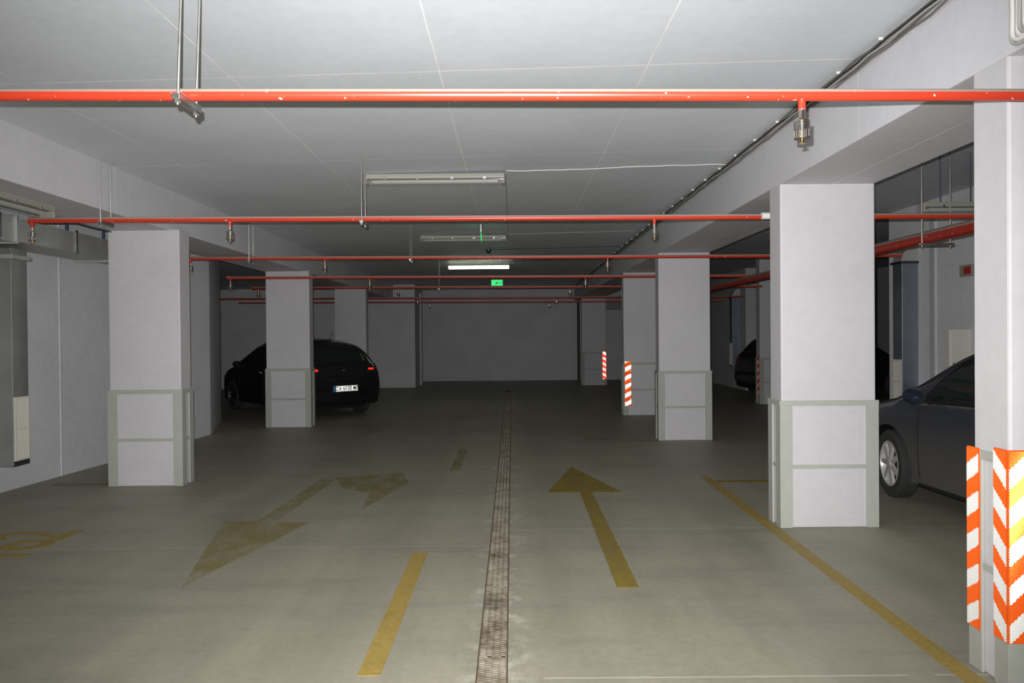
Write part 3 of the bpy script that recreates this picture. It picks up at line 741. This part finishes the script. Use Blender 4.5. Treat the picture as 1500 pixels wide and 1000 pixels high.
def make_car(loc, heading, label, paint, tab=HATCH, axle_f=.82, wheelbase=2.61, steer=0., plate=None, scale=(1,1,1), rear_reflect=True, antenna=True, group=None):
    """local frame: x forward, nose at x=0"""
    e = empty('parked_car', loc, label, 'car', group, heading); e.scale = scale
    b = MB(); SS = []; s_ = 0
    smax = tab[-1][0]
    SS = [smax*(i/70) for i in range(71)]
    T = [i*.5 for i in range(19)]
    full = [(t, 1) for t in T] + [(t, -1) for t in reversed(T[1:-1])]
    for s in SS:
        for t, sd in full: b.v.append(tuple(surf(tab, s, t, sd)))
    n = len(full)
    for i in range(70):
        for j in range(n): b.f.append((i*n+j, (i+1)*n+j, (i+1)*n+(j+1)%n, i*n+(j+1)%n)); b.m.append(0)
    b.f.append(tuple(range(n))); b.f.append(tuple(70*n+j for j in reversed(range(n)))); b.m += [0,0]
    body = b.build('body', [M[paint], M['black']], None, smooth=True)
    RW = .315
    cut = MB()
    for xa in (-axle_f, -axle_f-wheelbase):
        for sd in (-1,1): cut.lathe([(RW+.055, sd*.62),(RW+.055, sd*1.1)][::1 if sd > 0 else -1], (xa,0,RW), 'y', 40, 1)
    co = cut.build('wheel_void', [M[paint], M['black']])
    md = body.modifiers.new('arch', 'BOOLEAN'); md.object = co; md.operation = 'DIFFERENCE'; md.solver = 'EXACT'; md.material_mode = 'INDEX'
    dg = bpy.context.evaluated_depsgraph_get(); dg.update()
    nm = bpy.data.meshes.new_from_object(body.evaluated_get(dg))
    body.modifiers.clear(); old = body.data; body.data = nm; nm.name = 'body'; bpy.data.meshes.remove(old)
    bpy.data.objects.remove(co)
    body.parent = e
    nm.polygons.foreach_set('use_smooth', [True]*len(nm.polygons)); nm.set_sharp_from_angle(angle=math.radians(38))
    # wheels
    w0 = None
    for xa in (-axle_f, -axle_f-wheelbase):
        for sd in (1,-1):
            if w0 is None:
                tp = [(.205,-.085),(.25,-.098),(.295,-.092),(.311,-.075)]
                for k_ in range(-3,4): z = k_*.02; tp += [(.315,z-.007),(.315,z+.006),(.309,z+.0075)]
                tp += [(.311,.078),(.295,.092),(.25,.098),(.205,.085)]
                tb = MB().lathe(tp, (0,0,0), 'y', 48, cap=False)
                for k_ in range(48):
                    t = 2*PI*k_/48
                w0 = tb.build('wheel', M['rubber'], e, smooth=True, angle=30)
                r = MB().lathe([(.208,.080),(.212,.088),(.200,.090),(.190,.070),(.185,.0),(.19,-.07)], (0,0,0), 'y', 40, cap=False)
                for k_ in range(7):
                    t = 2*PI*k_/7; c, q = math.cos(t), math.sin(t)
                    a = V((c,0,q)); p_ = V((-q,0,c))
                    i0, i1 = a*.03, a*.198
                    k = len(r.v)
                    for (cc, hw_, yy_) in ((i0,.017,.088),(i1,.024,.078),(i0,.017,.055),(i1,.024,.050)):
                        for s2 in (-1,1): q_ = cc+p_*s2*hw_; r.v.append((q_.x, yy_, q_.z))
                    for f in ((0,1,3,2),(4,6,7,5),(0,2,6,4),(1,5,7,3),(0,4,5,1),(2,3,7,6)): r.f.append(tuple(k+i for i in f)); r.m.append(0)
                r.lathe([(.045,.050),(.045,.092),(.03,.097)], (0,0,0), 'y', 20)
                r.build('rim', M['rim' if paint == 'navy' else 'darkmetal'], w0, smooth=True, angle=25)
                MB().lathe([(.187,.0),(.187,.01)], (0,0,0), 'y', 32).build('brake_disc', M['darkmetal'], w0)
                w = w0
            else: w = dup(w0, e)
            w.scale = (1,.87,1); w.location = (xa, sd*.765, RW); w.rotation_euler = (0,0,(0 if sd > 0 else PI)+(steer if xa > -1.5 else 0))
    G = M['glass']
    solid(pane(tab, 1.07, 1.86, lambda u: 7.12, lambda u: 18-7.12, both=True, nt=20).build('windshield', G, e, smooth=True))
    solid(pane(tab, 3.80, 4.04, lambda u: 7.25, lambda u: 18-7.25, both=True, nt=20).build('rear_window', G, e, smooth=True))
    for sd in (1,-1):
        solid(pane(tab, 1.28, 2.42, 5.12, lambda u: 5.2+1.66*min(1,(u/.42)**.85 if u > 0 else 0), sd).build('front_side_window', G, e, smooth=True))
        solid(pane(tab, 2.50, 3.22, 5.12, 6.86, sd).build('rear_side_window', G, e, smooth=True))
        solid(pane(tab, 3.28, 3.70, 5.2, lambda u: 6.8-1.1*u, sd).build('quarter_window', G, e, smooth=True))
        solid(pane(tab, 1.30, 3.74, 5.0, 5.1, sd, .007, ns=30, nt=2).build('belt_trim', M['chrome' if paint == 'navy' else 'black'], e, smooth=True))
        for s0 in (1.30, 2.455, 3.38):
            solid(pane(tab, s0, s0+.008, 1.8, 5.0, sd, .0015, ns=1, nt=14).build('door_gap', M['black'], e), .002)
        solid(pane(tab, 1.30, 3.38, 1.35, 1.65, sd, .006, ns=20, nt=2).build('sill_trim', M['black'], e, smooth=True))
        for s0 in (2.26, 3.24):
            p_ = surf(tab, s0, 4.1, sd)
            MB().box((p_.x-.10,p_.y-.004*sd,p_.z-.014),(p_.x+.08,p_.y+.03*sd,p_.z+.014)).build('door_handle', M[paint], e, bevel=.008)
        p_ = surf(tab, 1.42, 5.0, sd)
        mr = MB().lathe([(.02,-.06),(.075,-.045),(.095,.0),(.085,.05),(.03,.075)], (0,0,0), 'x', 20).build('side_mirror', M['navyclean' if paint == 'navy' else paint], e, smooth=True)
        mr.location = (p_.x+.02, p_.y+.13*sd, p_.z+.085); mr.scale = (.8,.95,.72)
        st = MB().box((-.03,-.10,-.03),(.03,.04,.0)).build('mirror_stem', M['black'], mr, bevel=.008); st.scale = (1,sd,1); st.location = (0,-.05*sd,-.055)
        solid(pane(tab, .07, .44, 4.35, 5.6, sd, .005).build('headlamp', M['headglass'], e, smooth=True))
        tl = solid(pane(tab, 3.86, 4.125, lambda u: 4.05+.25*u, lambda u: 5.05+.45*u, sd, .006).build('tail_lamp', M['lampglass'], e, smooth=True))
        if rear_reflect:
            # faceted reflector on the rear of the lamp
            m_ = MB(); zc, yc = .86, .60
            for (yy_, zz_, ww, hh) in ((.60,.885,.13,.055),(.67,.835,.12,.05),(.47,.846,.24,.04)):
                s0 = 4.128
                o_ = V((-s0-.012-(.05 if yy_ < 0 else 0), sd*yy_+ww/2, zz_))
                sheet(m_, o_, (0,-1,0), (0,0,1), (-1,0,0), ww, hh, .008, 0, 1, 0)
            m_.build('reflector', M['r_lamp'], tl)
    # bumpers, number plate, emblem
    solid(pane(tab, 4.10, 4.195, 2.2, 18-2.2, both=True, nt=40, off=.004).build('rear_bumper', M[paint], e, smooth=True))
    solid(pane(tab, .01, .10, 2.0, 18-2.0, both=True, nt=40, off=.006).build('front_bumper', M[paint], e, smooth=True))
    if plate:
        xp = -smax-.022; zp = .565
        pl = MB(); pl.box((xp+.002,-.26,zp-.055),(xp+.014,.26,zp+.055),1)
        sheet(pl, (xp,.215,zp-.053), (0,-1,0), (0,0,1), (-1,0,0), .472, .106, .006, 0, 1, 0)
        po = pl.build('number_plate', [M['r_plate'], M['cream']], e)
        MB().box((xp-.006,.215,zp-.055),(xp+.002,.26,zp+.055)).build('blue_band', M['plate_blue'], po)
        c = bpy.data.curves.new('lettering', 'FONT'); c.body = plate; c.size = .112; c.extrude = .001; c.align_x = 'CENTER'; c.align_y = 'CENTER'; c.offset = .0006
        t = text_mesh('lettering', c, M['black'], po)
        t.matrix_local = Matrix(((0,0,-1,xp-.009),(-1,0,0,-.022),(0,1,0,zp-.002),(0,0,0,1))); t.scale = (.86,.95,1)
        MB().lathe([(.0,-.004),(.035,-.002),(.035,.004)], (-smax+.055,0,.90), 'x', 6).build('emblem', M['chrome'], e)
        MB().box((-smax-.004,-.30,.735),(-smax+.02,.30,.765)).build('hatch_handle', M['black'], e, bevel=.006)
    MB().sweep([(-3.5,0,1.44),(-3.72,0,1.66)] if not antenna == 'front' else [(-1.9,0,1.47),(-2.1,0,1.7)], .004, 6).build('antenna', M['black'], e)
    ex_ = MB().sweep([(-smax+.2,-.45,.26),(-smax-.03,-.45,.26)], .03, 12).build('exhaust', M['darkmetal'], e, smooth=True)
    MB().box((-3.95,-.55,.16),(-.35,.55,.22)).build('underbody', M['black'], e)
    return e

# black hatchback: rear centre near (-3.0,14.0), parked nose away to the side
hd = math.atan2(.74,-.67)
c_, s_ = math.cos(hd), math.sin(hd)
rear = V((-3.19,14.35,0))
make_car((rear.x+4.2*c_, rear.y+4.2*s_, 0), hd, 'black hatchback with red tail lamps parked behind the column', 'blackcar', plate='CA 6732 MT')
# navy hatchback in the side bay
hd2 = PI/2+math.radians(4)
L0 = V((3.52,7.05,0))   # front-left wheel outer face
c_, s_ = math.cos(hd2), math.sin(hd2)
fwd, lft = V((c_,s_,0)), V((-s_,c_,0))
o2 = L0 + fwd*.82 - lft*.86
make_car(o2, hd2, 'dark navy car parked between the wide column and the white side wall', 'navy', steer=math.radians(-9), rear_reflect=False)
# dark car behind the outer column
make_car((5.66+4.2*math.cos(.25),17.8+4.2*math.sin(.25),0), .25, 'dark car half hidden behind the outer column in the far side bay', 'darkcar', rear_reflect=True, scale=(1,1,1.04))

# ------------------------------------------------------------------ camera and light
F = 1100.; pit = math.radians(.47); rol = math.radians(.5)
cp, sp, c, s = math.cos(pit), math.sin(pit), math.cos(rol), math.sin(rol)
r_ = V((c, -s*sp, -s*cp)); u_ = V((s, c*sp, c*cp)); f_ = V((0, cp, -sp))
cd = bpy.data.cameras.new('camera'); cam = bpy.data.objects.new('camera', cd); COL.objects.link(cam)
cd.sensor_width = 36; cd.lens = 36*F/1500; cd.clip_start = .05; cd.clip_end = 200
cam.matrix_world = Matrix(((r_.x,u_.x,-f_.x,0),(r_.y,u_.y,-f_.y,0),(r_.z,u_.z,-f_.z,1.55),(0,0,0,1)))
S.camera = cam

# the camera's own flash, a little above and left of the lens
fd = bpy.data.lights.new('flash', 'SPOT'); fl = bpy.data.objects.new('flash', fd); COL.objects.link(fl)
fd.energy = 1950; fd.spot_size = math.radians(100); fd.spot_blend = 1; fd.shadow_soft_size = .008; fd.color = (1,.995,.99)
fl.location = (-.03,.0,1.614); fl.rotation_euler = (math.radians(89.6),0,math.radians(.6))

W = bpy.data.worlds.new('world'); S.world = W; W.use_nodes = True
W.node_tree.nodes['Background'].inputs[0].default_value = (.02,.02,.022,1)
S.view_settings.view_transform = 'Standard'; S.view_settings.look = 'None'; S.view_settings.exposure = 0; S.view_settings.gamma = 1
S.cycles.max_bounces = 10; S.cycles.diffuse_bounces = 6; S.cycles.glossy_bounces = 6; S.cycles.transparent_max_bounces = 12
